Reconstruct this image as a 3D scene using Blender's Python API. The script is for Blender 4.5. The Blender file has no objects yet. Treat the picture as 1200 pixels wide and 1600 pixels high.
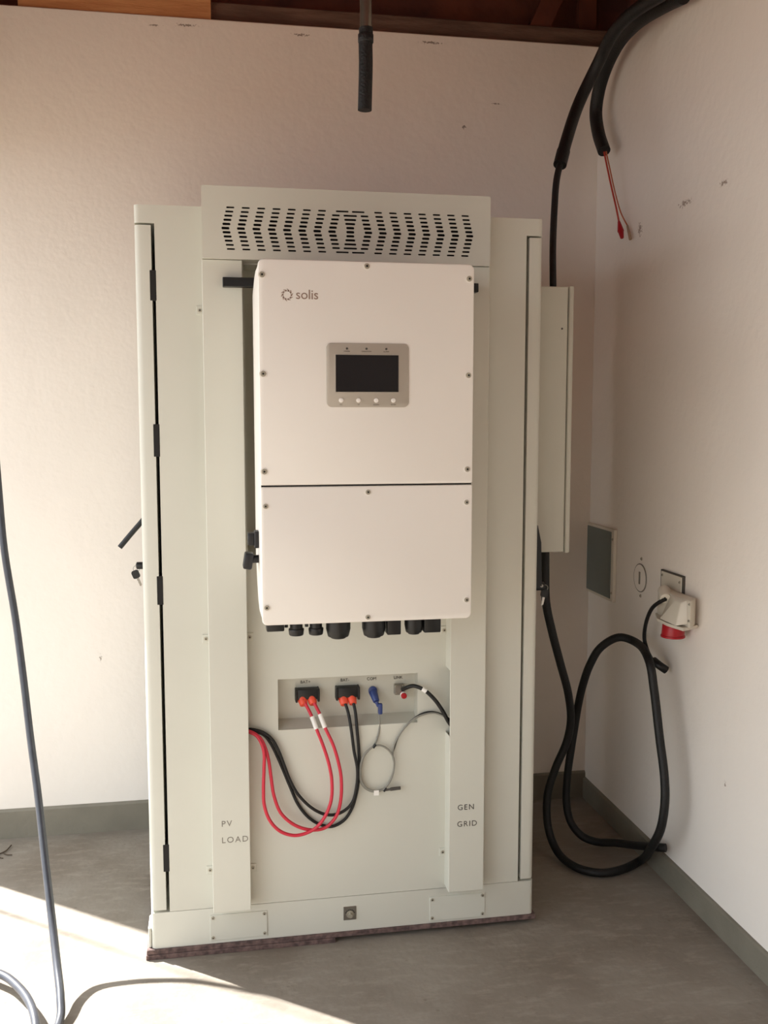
import bpy, bmesh, math, random
from mathutils import Vector, Matrix
random.seed(4)
C = bpy.context.scene.collection
S = bpy.context.scene

# ---------------------------------------------------------------- camera
cam_d = bpy.data.cameras.new('camera')
cam_d.sensor_fit = 'VERTICAL'; cam_d.sensor_height = 36.0; cam_d.sensor_width = 27.0
cam_d.lens = 36.0 * 1520.0 / 1600.0
cam_d.clip_start = 0.05; cam_d.clip_end = 200
cam = bpy.data.objects.new('camera', cam_d); C.objects.link(cam)
YAW, PITCH = math.radians(10.1455), math.radians(5.6733)
cam.location = (0, 0, 1.5)
cam.rotation_euler = (math.pi/2 - PITCH, 0, -YAW)
S.camera = cam

# ---------------------------------------------------------------- sky, sun, exposure
def lin(h):
    h = h.lstrip('#')
    o = []
    for i in (0, 2, 4):
        c = int(h[i:i+2], 16)/255.0
        o.append(c/12.92 if c <= 0.04045 else ((c+0.055)/1.055)**2.4)
    return (o[0], o[1], o[2], 1.0)

W = bpy.data.worlds.new('sky'); S.world = W; W.use_nodes = True
wn = W.node_tree.nodes; wl = W.node_tree.links
bg = wn['Background']
bg.inputs['Color'].default_value = (0.87, 0.94, 1.0, 1)
bg.inputs['Strength'].default_value = 1.55
sun_d = bpy.data.lights.new('sun', 'SUN')
sun_d.energy = 11.5; sun_d.angle = math.radians(0.9); sun_d.color = (1.0, 0.99, 0.965)
sun = bpy.data.objects.new('sun', sun_d); C.objects.link(sun)
SUN_AZ, SUN_EL = math.radians(-38), math.radians(45)
sv = Vector((math.cos(SUN_AZ)*math.cos(SUN_EL), math.sin(SUN_AZ)*math.cos(SUN_EL), -math.sin(SUN_EL)))
sun.rotation_euler = sv.to_track_quat('-Z', 'Y').to_euler()
sun.location = (-4, 6, 6)
# sampling portal in the open left side of the garage (gives off no light of its own)
por_d = bpy.data.lights.new('door_portal', 'AREA'); por_d.shape = 'RECTANGLE'
DOOR_Y0, DOOR_Y1, DOOR_Z = -0.6, 3.52, 2.32
por_d.size = DOOR_Y1-DOOR_Y0; por_d.size_y = DOOR_Z
por_d.cycles.is_portal = True
por = bpy.data.objects.new('door_portal', por_d); C.objects.link(por)
por.location = (-1.2, (DOOR_Y0+DOOR_Y1)/2, DOOR_Z/2)
por.rotation_euler = Vector((1, 0, 0)).to_track_quat('-Z', 'Z').to_euler()
FRONT_Y = -0.8
FRONT_X0, FRONT_X1, FRONT_Z = -1.1, -0.55, 2.3      # open garage door behind the camera
por2_d = por_d.copy(); por2_d.size = FRONT_X1-FRONT_X0; por2_d.size_y = FRONT_Z
por2 = bpy.data.objects.new('front_portal', por2_d); C.objects.link(por2)
por2.location = ((FRONT_X0+FRONT_X1)/2, FRONT_Y-.03, FRONT_Z/2)
por2.rotation_euler = Vector((0, 1, 0)).to_track_quat('-Z', 'Z').to_euler()
S.view_settings.view_transform = 'Standard'; S.view_settings.look = 'None'
S.view_settings.gamma = 1.0; S.view_settings.use_curve_mapping = False
S.view_settings.exposure = 0.92
S.cycles.max_bounces = 10; S.cycles.diffuse_bounces = 8
S.cycles.use_denoising = True
S.cycles.sample_clamp_indirect = 8.0

# ---------------------------------------------------------------- helpers
def world_loc(o):
    v = Vector((0, 0, 0))
    while o is not None:
        v = v + Vector(o.location); o = o.parent
    return v

def link(o, parent=None, at=(0, 0, 0)):
    C.objects.link(o)
    if parent is not None:
        o.parent = parent
        o.location = Vector(at) - world_loc(parent)
    else:
        o.location = at
    return o

def tag(o, label, cat, group=None):
    o['label'] = label; o['category'] = cat
    if group: o['group'] = group
    return o

def thing(name, label, cat, loc, group=None):
    o = bpy.data.objects.new(name, None); o.empty_display_size = 0.05
    link(o, None, loc); return tag(o, label, cat, group)

def finish(bm, name, mat, parent=None, at=(0, 0, 0), smooth=True):
    bmesh.ops.recalc_face_normals(bm, faces=bm.faces[:])
    me = bpy.data.meshes.new(name); bm.to_mesh(me); bm.free()
    for m in (mat if isinstance(mat, (list, tuple)) else [mat]): me.materials.append(m)
    if smooth:
        me.polygons.foreach_set('use_smooth', [True]*len(me.polygons))
        try: me.set_sharp_from_angle(angle=math.radians(35))
        except Exception: pass
    o = bpy.data.objects.new(name, me)
    return link(o, parent, at)

def struct(o):
    o['kind'] = 'structure'; return o

def box(bm, x0, x1, y0, y1, z0, z1, bev=0.0, seg=2, only=None):
    r = bmesh.ops.create_cube(bm, size=1.0)
    vs = r['verts']
    for v in vs:
        v.co = Vector((x0 if v.co.x < 0 else x1, y0 if v.co.y < 0 else y1, z0 if v.co.z < 0 else z1))
    if bev > 0:
        es = {e for v in vs for e in v.link_edges}
        if only: es = {e for e in es if only((e.verts[0].co+e.verts[1].co)/2, (e.verts[0].co-e.verts[1].co))}
        bmesh.ops.bevel(bm, geom=list(es), offset=bev, segments=seg, profile=0.5, affect='EDGES')
    return vs

def cyl(bm, a, b, r, r2=None, seg=20, bev=0):
    a, b = Vector(a), Vector(b); d = b-a
    q = d.to_track_quat('Z', 'Y').to_matrix().to_4x4()
    m = Matrix.Translation((a+b)/2) @ q
    res = bmesh.ops.create_cone(bm, cap_ends=True, segments=seg, radius1=r, radius2=r if r2 is None else r2, depth=d.length, matrix=m)
    if bev:
        vs = set(res['verts'])
        es = [e for e in bm.edges if e.verts[0] in vs and e.verts[1] in vs and any(len(f.verts) > 4 for f in e.link_faces)]
        bmesh.ops.bevel(bm, geom=es, offset=bev, segments=2, profile=0.5, affect='EDGES')
    return res['verts']

def smooth_path(pts, n=6):
    P = [Vector(p) for p in pts]
    P = [P[0]*2-P[1]] + P + [P[-1]*2-P[-2]]
    out = []
    for i in range(1, len(P)-2):
        p0, p1, p2, p3 = P[i-1], P[i], P[i+1], P[i+2]
        t0 = 0; t1 = t0+max((p1-p0).length, 1e-6)**.5; t2 = t1+max((p2-p1).length, 1e-6)**.5; t3 = t2+max((p3-p2).length, 1e-6)**.5
        for k in range(n):
            t = t1+(t2-t1)*k/n
            A1 = p0*((t1-t)/(t1-t0))+p1*((t-t0)/(t1-t0)); A2 = p1*((t2-t)/(t2-t1))+p2*((t-t1)/(t2-t1)); A3 = p2*((t3-t)/(t3-t2))+p3*((t-t2)/(t3-t2))
            B1 = A1*((t2-t)/(t2-t0))+A2*((t-t0)/(t2-t0)); B2 = A2*((t3-t)/(t3-t1))+A3*((t-t1)/(t3-t1))
            out.append(B1*((t2-t)/(t2-t1))+B2*((t-t1)/(t2-t1)))
    out.append(P[-2]); return out

def tube(bm, pts, r, seg=12, n=6, smooth=True, ribs=0):
    p = smooth_path(pts, n) if smooth else [Vector(q) for q in pts]
    rings = []; u = None
    for i, c in enumerate(p):
        t = (p[min(i+1, len(p)-1)]-p[max(i-1, 0)]).normalized()
        if u is None:
            u = t.cross(Vector((0, 0, 1)))
            if u.length < 1e-3: u = t.cross(Vector((1, 0, 0)))
            u.normalize()
        else:
            u = (u-t*u.dot(t)).normalized()
        w = t.cross(u)
        rr = r(i/(len(p)-1)) if callable(r) else r
        rings.append([bm.verts.new(c+(u*math.cos(a)+w*math.sin(a))*rr) for a in [2*math.pi*k/seg for k in range(seg)]])
    for A, B in zip(rings, rings[1:]):
        for k in range(seg):
            bm.faces.new((A[k], A[(k+1) % seg], B[(k+1) % seg], B[k]))
    bm.faces.new(rings[0][::-1]); bm.faces.new(rings[-1])

def prism(bm, poly, axis, a, b):
    """poly: 2D points; axis 'x' -> (y,z) poly, 'y' -> (x,z) poly, 'z' -> (x,y) poly"""
    def P(u, v, w): return {'x': (w, u, v), 'y': (u, w, v), 'z': (u, v, w)}[axis]
    A = [bm.verts.new(P(u, v, a)) for u, v in poly]; B = [bm.verts.new(P(u, v, b)) for u, v in poly]
    bm.faces.new(A); bm.faces.new(B[::-1])
    n = len(poly)
    for i in range(n): bm.faces.new((A[i], A[(i+1) % n], B[(i+1) % n], B[i]))

def rrect(x0, x1, z0, z1, r, k=5):
    out = []
    for cx, cz, a0 in ((x1-r, z1-r, 0), (x0+r, z1-r, 90), (x0+r, z0+r, 180), (x1-r, z0+r, 270)):
        for i in range(k+1):
            a = math.radians(a0+90*i/k); out.append((cx+r*math.cos(a), cz+r*math.sin(a)))
    return out

def loft(bm, rings):
    V = [[bm.verts.new(p) for p in ring] for ring in rings]
    for A, B in zip(V, V[1:]):
        n = len(A)
        for k in range(n): bm.faces.new((A[k], A[(k+1) % n], B[(k+1) % n], B[k]))
    bm.faces.new(V[0]); bm.faces.new(V[-1][::-1])

def to_mesh_object(tmp):
    dg = bpy.context.evaluated_depsgraph_get(); dg.update()
    me = bpy.data.meshes.new_from_object(tmp.evaluated_get(dg))
    me.transform(tmp.matrix_world)
    d = tmp.data
    bpy.data.objects.remove(tmp); bpy.data.curves.remove(d)
    return me

FRONT = Matrix.Rotation(math.pi/2, 4, 'X')          # local x,y -> world x,z ; faces -Y
def plate_with_holes(name, outer, holes, y, th, mat, parent):
    cu = bpy.data.curves.new('tmp', 'CURVE'); cu.dimensions = '2D'; cu.fill_mode = 'BOTH'; cu.extrude = th/2
    for poly in [outer]+holes:
        sp = cu.splines.new('POLY'); sp.points.add(len(poly)-1); sp.use_cyclic_u = True
        for q, (u, v) in zip(sp.points, poly): q.co = (u, v, 0, 1)
    t = bpy.data.objects.new('tmp', cu); C.objects.link(t)
    t.matrix_world = Matrix.Translation((0, y+th/2, 0)) @ FRONT
    bpy.context.view_layer.update()
    me = to_mesh_object(t); me.name = name; me.materials.clear(); me.materials.append(mat)
    return link(bpy.data.objects.new(name, me), parent)

def text(name, s, size, x, y, z, mat, parent, align='LEFT', space=1.0, th=0.0004):
    cu = bpy.data.curves.new('tmp', 'FONT'); cu.body = s; cu.size = size; cu.extrude = th
    cu.align_x = align; cu.space_character = space; cu.resolution_u = 4
    t = bpy.data.objects.new('tmp', cu); C.objects.link(t)
    t.matrix_world = Matrix.Translation((x, y, z)) @ FRONT
    bpy.context.view_layer.update()
    me = to_mesh_object(t); me.name = name; me.materials.clear(); me.materials.append(mat)
    return link(bpy.data.objects.new(name, me), parent)

# ---------------------------------------------------------------- materials
def mat(name, col, rough=0.5, metal=0.0, var=0.0, scale=8.0, bump=0.0, bscale=60.0, col2=None, spec=0.5, stretch=None):
    m = bpy.data.materials.new(name); m.use_nodes = True
    nt = m.node_tree; N = nt.nodes; L = nt.links; p = N['Principled BSDF']
    c = lin(col) if isinstance(col, str) else col
    p.inputs['Base Color'].default_value = c
    p.inputs['Roughness'].default_value = rough; p.inputs['Metallic'].default_value = metal
    p.inputs['Specular IOR Level'].default_value = spec
    tc = N.new('ShaderNodeTexCoord'); mp = N.new('ShaderNodeMapping'); L.new(tc.outputs['Object'], mp.inputs['Vector'])
    if stretch: mp.inputs['Scale'].default_value = stretch
    if var > 0 or col2:
        nz = N.new('ShaderNodeTexNoise'); nz.inputs['Scale'].default_value = scale; nz.inputs['Detail'].default_value = 6
        L.new(mp.outputs[0], nz.inputs['Vector'])
        mx = N.new('ShaderNodeMix'); mx.data_type = 'RGBA'
        a = c; b = lin(col2) if col2 else tuple(max(0, v*(1-var)) for v in c[:3])+(1,)
        mx.inputs['A'].default_value = a; mx.inputs['B'].default_value = b
        rp = N.new('ShaderNodeMapRange'); rp.inputs['From Min'].default_value = 0.35; rp.inputs['From Max'].default_value = 0.65
        L.new(nz.outputs['Fac'], rp.inputs['Value']); L.new(rp.outputs[0], mx.inputs['Factor'])
        L.new(mx.outputs['Result'], p.inputs['Base Color'])
        m['mixnode'] = mx.name
    if bump > 0:
        nb = N.new('ShaderNodeTexNoise'); nb.inputs['Scale'].default_value = bscale; nb.inputs['Detail'].default_value = 4
        L.new(mp.outputs[0], nb.inputs['Vector'])
        bp = N.new('ShaderNodeBump'); bp.inputs['Strength'].default_value = 1.55
        L.new(nb.outputs['Fac'], bp.inputs['Height']); L.new(bp.outputs[0], p.inputs['Normal'])
    return m

def add_stains(m, spots, colour):
    """small plaster chips and marks at fixed places of a wall: spots = (x, y, z, rx, ry, rz)"""
    nt = m.node_tree; N = nt.nodes; L = nt.links; p = N['Principled BSDF']
    src = p.inputs['Base Color'].links[0].from_socket
    ge = N.new('ShaderNodeNewGeometry'); nz = N.new('ShaderNodeTexNoise'); nz.inputs['Scale'].default_value = 160; nz.inputs['Detail'].default_value = 3
    L.new(ge.outputs['Position'], nz.inputs['Vector'])
    acc = None
    for s in spots:
        sb = N.new('ShaderNodeVectorMath'); sb.operation = 'SUBTRACT'; L.new(ge.outputs['Position'], sb.inputs[0]); sb.inputs[1].default_value = s[:3]
        dv = N.new('ShaderNodeVectorMath'); dv.operation = 'DIVIDE'; L.new(sb.outputs[0], dv.inputs[0]); dv.inputs[1].default_value = s[3:]
        ln = N.new('ShaderNodeVectorMath'); ln.operation = 'LENGTH'; L.new(dv.outputs[0], ln.inputs[0])
        ad = N.new('ShaderNodeMath'); ad.operation = 'MULTIPLY_ADD'; L.new(nz.outputs['Fac'], ad.inputs[0]); ad.inputs[1].default_value = 3.2; L.new(ln.outputs['Value'], ad.inputs[2])
        mr = N.new('ShaderNodeMapRange'); L.new(ad.outputs[0], mr.inputs['Value'])
        mr.inputs['From Min'].default_value = 1.9; mr.inputs['From Max'].default_value = 2.3; mr.inputs['To Min'].default_value = 0.75; mr.inputs['To Max'].default_value = 0
        if acc is None: acc = mr.outputs[0]
        else:
            mm = N.new('ShaderNodeMath'); mm.operation = 'MAXIMUM'; L.new(acc, mm.inputs[0]); L.new(mr.outputs[0], mm.inputs[1]); acc = mm.outputs[0]
    mx = N.new('ShaderNodeMix'); mx.data_type = 'RGBA'; L.new(acc, mx.inputs['Factor']); L.new(src, mx.inputs['A']); mx.inputs['B'].default_value = lin(colour)
    L.new(mx.outputs['Result'], p.inputs['Base Color'])

M = {}
M['wall'] = mat('wall_paint', '#eee7de', 0.75, var=0.05, scale=1.6, bump=0.012, bscale=35, spec=0.25)
M['brick'] = mat('bare_brick_paint', '#94806e', 0.85, var=0.2, scale=9)
M['wall_side'] = mat('wall_paint_side', '#eee7de', 0.75, var=0.05, scale=1.6, bump=0.012, bscale=35, spec=0.25)
add_stains(M['wall'], [(.924, 3.525, 2.537, .012, 1, .010), (1.043, 3.525, 2.624, .018, 1, .004), (-.05, 3.525, 2.822, .05, 1, .006), (.337, 3.525, 2.816, .04, 1, .006),
    (.80, 3.525, 2.820, .05, 1, .007), (-.396, 3.525, .639, .006, 1, .016), (-.16, 3.525, 2.815, .03, 1, .004)], '#6b5a4a')
add_stains(M['wall_side'], [(1.435, 2.827, 2.141, 1, .05, .012), (1.435, 3.14, 2.12, 1, .02, .03), (1.435, 2.60, 2.15, 1, .03, .01), (1.435, 2.48, .45, 1, .008, .012)], '#7d6452')
M['base'] = mat('skirting_paint', '#7f796b', 0.6, var=0.12, scale=9, bump=0.15)
M['wood'] = mat('dark_timber', '#9e3c18', 0.7, col2='#7c2c10', scale=6, bump=0.4, bscale=30, stretch=(1, 1, 8))
M['wood_red'] = mat('red_brown_timber', '#6b3522', 0.7, col2='#45201a', scale=5, bump=0.4, bscale=30, stretch=(1, 6, 1))
M['wood_lit'] = mat('orange_timber', '#cf9663', 0.7, col2='#b87c4e', scale=5, bump=0.3, bscale=30, stretch=(1, 1, 10))
M['wood_grey'] = mat('weathered_timber', '#7a6152', 0.75, col2='#5d473c', scale=5, bump=0.3, bscale=40, stretch=(1, 8, 8))
M['ply'] = mat('plywood_edge', '#77605a', 0.8, col2='#4a3a38', scale=60, bump=0.4, bscale=120)
M['cab'] = mat('cabinet_paint', '#cfcec2', 0.42, var=0.03, scale=3)
M['inv'] = mat('inverter_paint', '#efeae2', 0.5, var=0.03, scale=3)
M['dark'] = mat('dark_gap', '#171513', 0.8)
M['black'] = mat('black_plastic', '#0c0c0c', 0.45)
M['rubber'] = mat('black_rubber', '#0d0c0b', 0.55, var=0.3, scale=40, bump=0.1, bscale=200)
M['floorcab'] = mat('grey_rubber', '#41434a', 0.38, var=0.25, scale=30)
M['steel'] = mat('steel', '#9a968e', 0.35, metal=0.9)
M['screw'] = mat('screw_steel', '#b0aa9a', 0.4, metal=0.5)
M['pipe'] = mat('galvanised_steel', '#8a8378', 0.3, metal=0.85, var=0.15, scale=30)
M['red'] = mat('red_cable_sheath', '#c92a3f', 0.45)
M['orange'] = mat('orange_plug', '#e8553a', 0.45)
M['redsock'] = mat('red_socket_plastic', '#a50f1c', 0.4)
M['white'] = mat('white_label', '#efece6', 0.5)
M['blue'] = mat('blue_plug', '#2f3f74', 0.4)
M['greycab'] = mat('grey_cable_sheath', '#85837a', 0.45)
M['panel'] = mat('display_frame', '#b0a79a', 0.4, var=0.03, scale=5)
M['screen'] = mat('screen_glass', '#1d1d20', 0.22, spec=0.5)
M['ink'] = mat('grey_ink', '#807a70', 0.6)
M['ink2'] = mat('dark_ink', '#4a4640', 0.6)
M['logo'] = mat('logo_ink', '#8c7466', 0.6)
M['socket'] = mat('ivory_plastic', '#d6cfc0', 0.45)
M['plate'] = mat('grey_plate', '#737a76', 0.5, metal=0.2, var=0.08, scale=6)
M['ground'] = mat('outside_paving', '#8a7b6a', 0.9, var=0.15, scale=3)
M['zinc'] = mat('pocket_plate', '#c2c0b4', 0.4, metal=0.1)
M['twig'] = mat('dry_twig', '#4a3b2c', 0.8)
M['blade'] = mat('key_blade_steel', '#d9d5cd', 0.35, metal=0.3)
M['box'] = mat('box_paint', '#c6c4b6', 0.45, var=0.03, scale=4)

# concrete floor
M['floor'] = mat('concrete', '#8e867b', 0.7, col2='#7b7165', scale=3.0, bump=0.3, bscale=45, spec=0.3)
def _floor():
    m = M['floor']; nt = m.node_tree; N = nt.nodes; L = nt.links; p = N['Principled BSDF']
    src = p.inputs['Base Color'].links[0].from_socket
    ge = N.new('ShaderNodeNewGeometry')
    mp = N.new('ShaderNodeMapping'); mp.inputs['Scale'].default_value = (5, 14, 1); mp.inputs['Rotation'].default_value = (0, 0, 0.5); L.new(ge.outputs['Position'], mp.inputs['Vector'])
    nz = N.new('ShaderNodeTexNoise'); nz.inputs['Scale'].default_value = 2.2; nz.inputs['Detail'].default_value = 9; nz.inputs['Roughness'].default_value = 0.7
    L.new(mp.outputs[0], nz.inputs['Vector'])
    mr = N.new('ShaderNodeMapRange'); mr.inputs['From Min'].default_value = 0.50; mr.inputs['From Max'].default_value = 0.72; mr.inputs['To Max'].default_value = 0.55
    L.new(nz.outputs['Fac'], mr.inputs['Value'])
    mx = N.new('ShaderNodeMix'); mx.data_type = 'RGBA'; L.new(mr.outputs[0], mx.inputs['Factor']); L.new(src, mx.inputs['A']); mx.inputs['B'].default_value = lin('#a39b8e')
    n2 = N.new('ShaderNodeTexVoronoi'); n2.inputs['Scale'].default_value = 14; L.new(ge.outputs['Position'], n2.inputs['Vector'])
    m2 = N.new('ShaderNodeMapRange'); m2.inputs['From Min'].default_value = 0.03; m2.inputs['From Max'].default_value = 0.09; m2.inputs['To Min'].default_value = 0.45; m2.inputs['To Max'].default_value = 0
    L.new(n2.outputs['Distance'], m2.inputs['Value'])
    my = N.new('ShaderNodeMix'); my.data_type = 'RGBA'; L.new(m2.outputs[0], my.inputs['Factor']); L.new(mx.outputs['Result'], my.inputs['A']); my.inputs['B'].default_value = lin('#6a5e4e')
    L.new(my.outputs['Result'], p.inputs['Base Color'])
_floor()

# ---------------------------------------------------------------- the room
XL, XR, YB, YF, ZT = -1.17, 1.435, 3.525, FRONT_Y, 2.848
bm = bmesh.new(); box(bm, XL-.15, XR+.15, YF-.15, YB+.15, -.12, 0); struct(finish(bm, 'floor', M['floor'], smooth=False))
bm = bmesh.new(); box(bm, XL, XR+.15, YB, YB+.145, 0, ZT, .003, 1); struct(finish(bm, 'wall_back', M['wall'], smooth=False))
bm = bmesh.new(); box(bm, XR, XR+.145, YF, YB, 0, ZT, .003, 1); struct(finish(bm, 'wall_right', M['wall_side'], smooth=False))
bm = bmesh.new(); box(bm, XL-.145, FRONT_X0, YF-.145, YF, 0, ZT); box(bm, FRONT_X1, XR+.145, YF-.145, YF, 0, ZT); box(bm, FRONT_X0, FRONT_X1, YF-.145, YF, FRONT_Z, ZT); struct(finish(bm, 'wall_front', M['brick'], smooth=False))
bm = bmesh.new(); box(bm, XL-.145, XL, YF, DOOR_Y0, 0, ZT); box(bm, XL-.145, XL, DOOR_Y0, YB+.145, DOOR_Z, ZT)
struct(finish(bm, 'wall_left', M['brick'], smooth=False))
def cove(axis, a, b):      # painted skirting: flat face, small rounded top
    bm = bmesh.new()
    if axis == 'x': prism(bm, [(YB, 0), (YB-.010, 0), (YB-.010, .098), (YB-.006, .104), (YB, .106)], 'x', a, b)
    else: prism(bm, [(XR, 0), (XR-.010, 0), (XR-.010, .075), (XR-.006, .081), (XR, .083)], 'y', a, b)
    return bm
struct(finish(cove('x', XL, XR), 'baseboard_back', M['base'], smooth=False))
struct(finish(cove('y', YF, YB-.010), 'baseboard_right', M['base'], smooth=False))
# roof: a boarded deck over the walls, fascia boards closing the eaves
bm = bmesh.new(); box(bm, XL-.4, XR+.4, YF-.4, YB+.5, 3.30, 3.34); struct(finish(bm, 'ceiling', M['wood'], smooth=False))
bm = bmesh.new(); box(bm, XL-.4, XR+.4, YB+.22, YB+.25, 2.60, 3.299); struct(finish(bm, 'trim_1', M['wood_red'], smooth=False))
bm = bmesh.new(); box(bm, XR+.20, XR+.23, YF-.3, YB+.219, 2.60, 3.299); struct(finish(bm, 'trim_2', M['wood_red'], smooth=False))
bm = bmesh.new(); box(bm, XL-.23, XL-.20, YF-.3, YB+.219, 2.60, 3.299); struct(finish(bm, 'trim_3', M['wood_red'], smooth=False))
bm = bmesh.new(); box(bm, XL-.199, XR+.199, YF-.23, YF-.20, 2.60, 3.299); struct(finish(bm, 'trim_4', M['wood_red'], smooth=False))
bm = bmesh.new(); box(bm, -14, 14, -14, 14, -.16, -.125); struct(finish(bm, 'ground', M['ground'], smooth=False))

def timber(name, label, m, bmf, cat='beam', group=None):
    bm = bmesh.new(); bmf(bm); o = finish(bm, name, m, smooth=False); return tag(o, label, cat, group)
timber('wall_plate', 'weathered grey-brown timber plate lying along the top of the back wall', M['wood_grey'],
       lambda b: box(b, -.02, XR+.14, YB+.06, YB+.145, ZT, ZT+.082, .004, 1))
def lit_board(b):
    r = .09; pts = [(-.60, ZT), (.03, ZT)]
    pts += [(.03-r+r*math.cos(math.radians(a)), ZT+.17-r*0+r*math.sin(math.radians(a))) for a in (0, 15, 30, 45, 60, 75, 90)]
    pts += [(-.60, ZT+.17+r)]
    prism(b, pts, 'y', YB+.01, YB+.05)
timber('roof_board', 'pale orange-brown timber board with a rounded end above the back wall', M['wood_lit'], lit_board)
timber('roof_brace', 'orange-brown slanting roof brace above the back wall near the corner', M['wood_red'],
       lambda b: prism(b, [(1.19, ZT+.083), (1.27, ZT+.083), (1.44, 3.298), (1.36, 3.298)], 'y', YB+.07, YB+.12))
timber('roof_post', 'short upright dark roof post standing right at the wall corner', M['wood_red'],
       lambda b: box(b, 1.40, 1.47, YB+.125, YB+.145, ZT+.083, 3.298))
for i, x in enumerate((-.82, -.15, .52, 1.19)):
    w = ('first', 'second', 'third', 'fourth')[i]
    timber('rafter', 'dark brown rafter under the roof deck, %s from the open left side' % w, M['wood'],
           lambda b: box(b, x-.03, x+.03, YF-.15, YB+.06, 3.14, 3.299, .003, 1), 'rafter', 'rafters under the roof')

# ---------------------------------------------------------------- the battery cabinet
CX0, CX1, CY, CYB = -.182, .921, 2.638, 3.36
screw_me = None
def screw(parent, x, y, z, r=.0055, axis='-y', m=None):
    """small recessed-head screw, shared mesh"""
    global screw_me
    if screw_me is None:
        bm = bmesh.new()
        cyl(bm, (0, 0, 0), (0, -.0025, 0), 1.0, .85, 14)
        for v in bm.verts: v.co.y *= 1.0
        cyl(bm, (0, -.0024, 0), (0, -.0030, 0), .40, .40, 6)
        for f in bm.faces:
            if abs(f.calc_center_median().y+.003) < 1e-5: f.material_index = 1
        me = bpy.data.meshes.new('screw'); bm.to_mesh(me); bm.free(); me.materials.append(M['screw']); me.materials.append(M['dark'])
        screw_me = me
    o = bpy.data.objects.new('screw', screw_me); link(o, parent, (x, y, z)); o.scale = (r, 1, r)
    if axis == '-x': o.rotation_euler = (0, 0, -math.pi/2)
    return o

cab = thing('battery_cabinet', 'tall grey-white steel battery cabinet standing on plywood in the garage', 'cabinet', (.37, 3.0, .027))
Z0 = .027
vert = lambda c, d: abs(d.z) > max(abs(d.x), abs(d.y))
bm = bmesh.new()
box(bm, -.128, .870, 2.74, CYB, .131, 1.994)                                  # core
box(bm, CX0, -.131, CY, CYB, 1.994, 2.040, .014, 4, lambda c, d: abs(d.z) > .02 and c.x < CX0+.01 and c.y < CY+.01)    # top cap
box(bm, .873, CX1, CY, CYB, 1.994, 2.040, .014, 4, lambda c, d: abs(d.z) > .02 and c.x > CX1-.01 and c.y < CY+.01)
box(bm, -.131, .873, CY+.004, CYB, 1.994, 2.040)
box(bm, -.128, -.124, CY+.004, 2.74, .131, 1.994); box(bm, .866, .870, CY+.004, 2.74, .131, 1.994)
finish(bm, 'cabinet_body', M['cab'], cab)
bm = bmesh.new(); box(bm, CX0, CX1, CY, CYB, Z0, .130, .012, 3, lambda c, d: abs(d.z) > .05)
finish(bm, 'plinth', M['cab'], cab)
bm = bmesh.new(); box(bm, -.191, -.1825, 2.645, 2.72, Z0, .085, .002, 1); finish(bm, 'foot_bracket', M['cab'], cab)
# front skin with the connector pocket cut out
PX0, PX1, PZ0, PZ1 = .174, .569, .630, .774
skin = plate_with_holes('front_panel', [(-.131, .1313), (.873, .1313), (.873, 2.040), (-.131, 2.040)],
    [[(PX0, PZ0), (PX1, PZ0), (PX1, PZ1), (PX0, PZ1)], [(.097, 1.12), (.648, 1.12), (.648, 1.895), (.097, 1.895)]], CY, .004, M['cab'], cab)
bm = bmesh.new()                                                               # pocket: sloping back plate and sill
v = [bm.verts.new(p) for p in [(PX0, CY+.003, PZ0), (PX1, CY+.003, PZ0), (PX1, 2.690, PZ0+.016), (PX0, 2.690, PZ0+.016), (PX1, 2.675, PZ1), (PX0, 2.675, PZ1), (PX1, CY+.003, PZ1), (PX0, CY+.003, PZ1)]]
for f in ((0, 1, 2, 3), (3, 2, 4, 5), (5, 4, 6, 7), (0, 3, 5, 7), (1, 6, 4, 2)): bm.faces.new([v[i] for i in f])
for f in bm.faces: f.smooth = False
pocket = finish(bm, 'connector_pocket', M['zinc'], cab, smooth=False)
bm = bmesh.new()                                                               # deep well behind the inverter
v = [bm.verts.new(p) for p in [(.097, CY+.003, 1.12), (.648, CY+.003, 1.12), (.648, 2.735, 1.16), (.097, 2.735, 1.16), (.648, 2.735, 1.895), (.097, 2.735, 1.895), (.648, CY+.003, 1.895), (.097, CY+.003, 1.895)]]
for f in ((0, 1, 2, 3), (3, 2, 4, 5), (5, 4, 6, 7), (0, 3, 5, 7), (1, 6, 4, 2)): bm.faces.new([v[i] for i in f])
finish(bm, 'ventilation_well', M['cab'], cab, smooth=False)
# doors on both sides, wrapping round the front corners
def door(x0, x1, outer):
    bm = bmesh.new()
    xa = x0 if outer < 0 else x1
    box(bm, x0, x1, CY, CYB-.01, .137, 1.989, .016, 4, lambda c, d: abs(d.z) > .5 and abs(c.x-xa) < 1e-4 and c.y < CY+.01)
    return finish(bm, 'side_door', M['cab'], cab)
door_l = door(CX0, -.140, -1); door_r = door(.8815, CX1, 1)
for z0, z1 in ((1.797, 1.875), (1.391, 1.477), (.994, 1.072), (.247, .325)):
    bm = bmesh.new(); box(bm, -.1455, -.129, CY-.0008, CY+.05, z0, z1, .001, 1); finish(bm, 'hinge', M['dark'], door_l)
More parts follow.
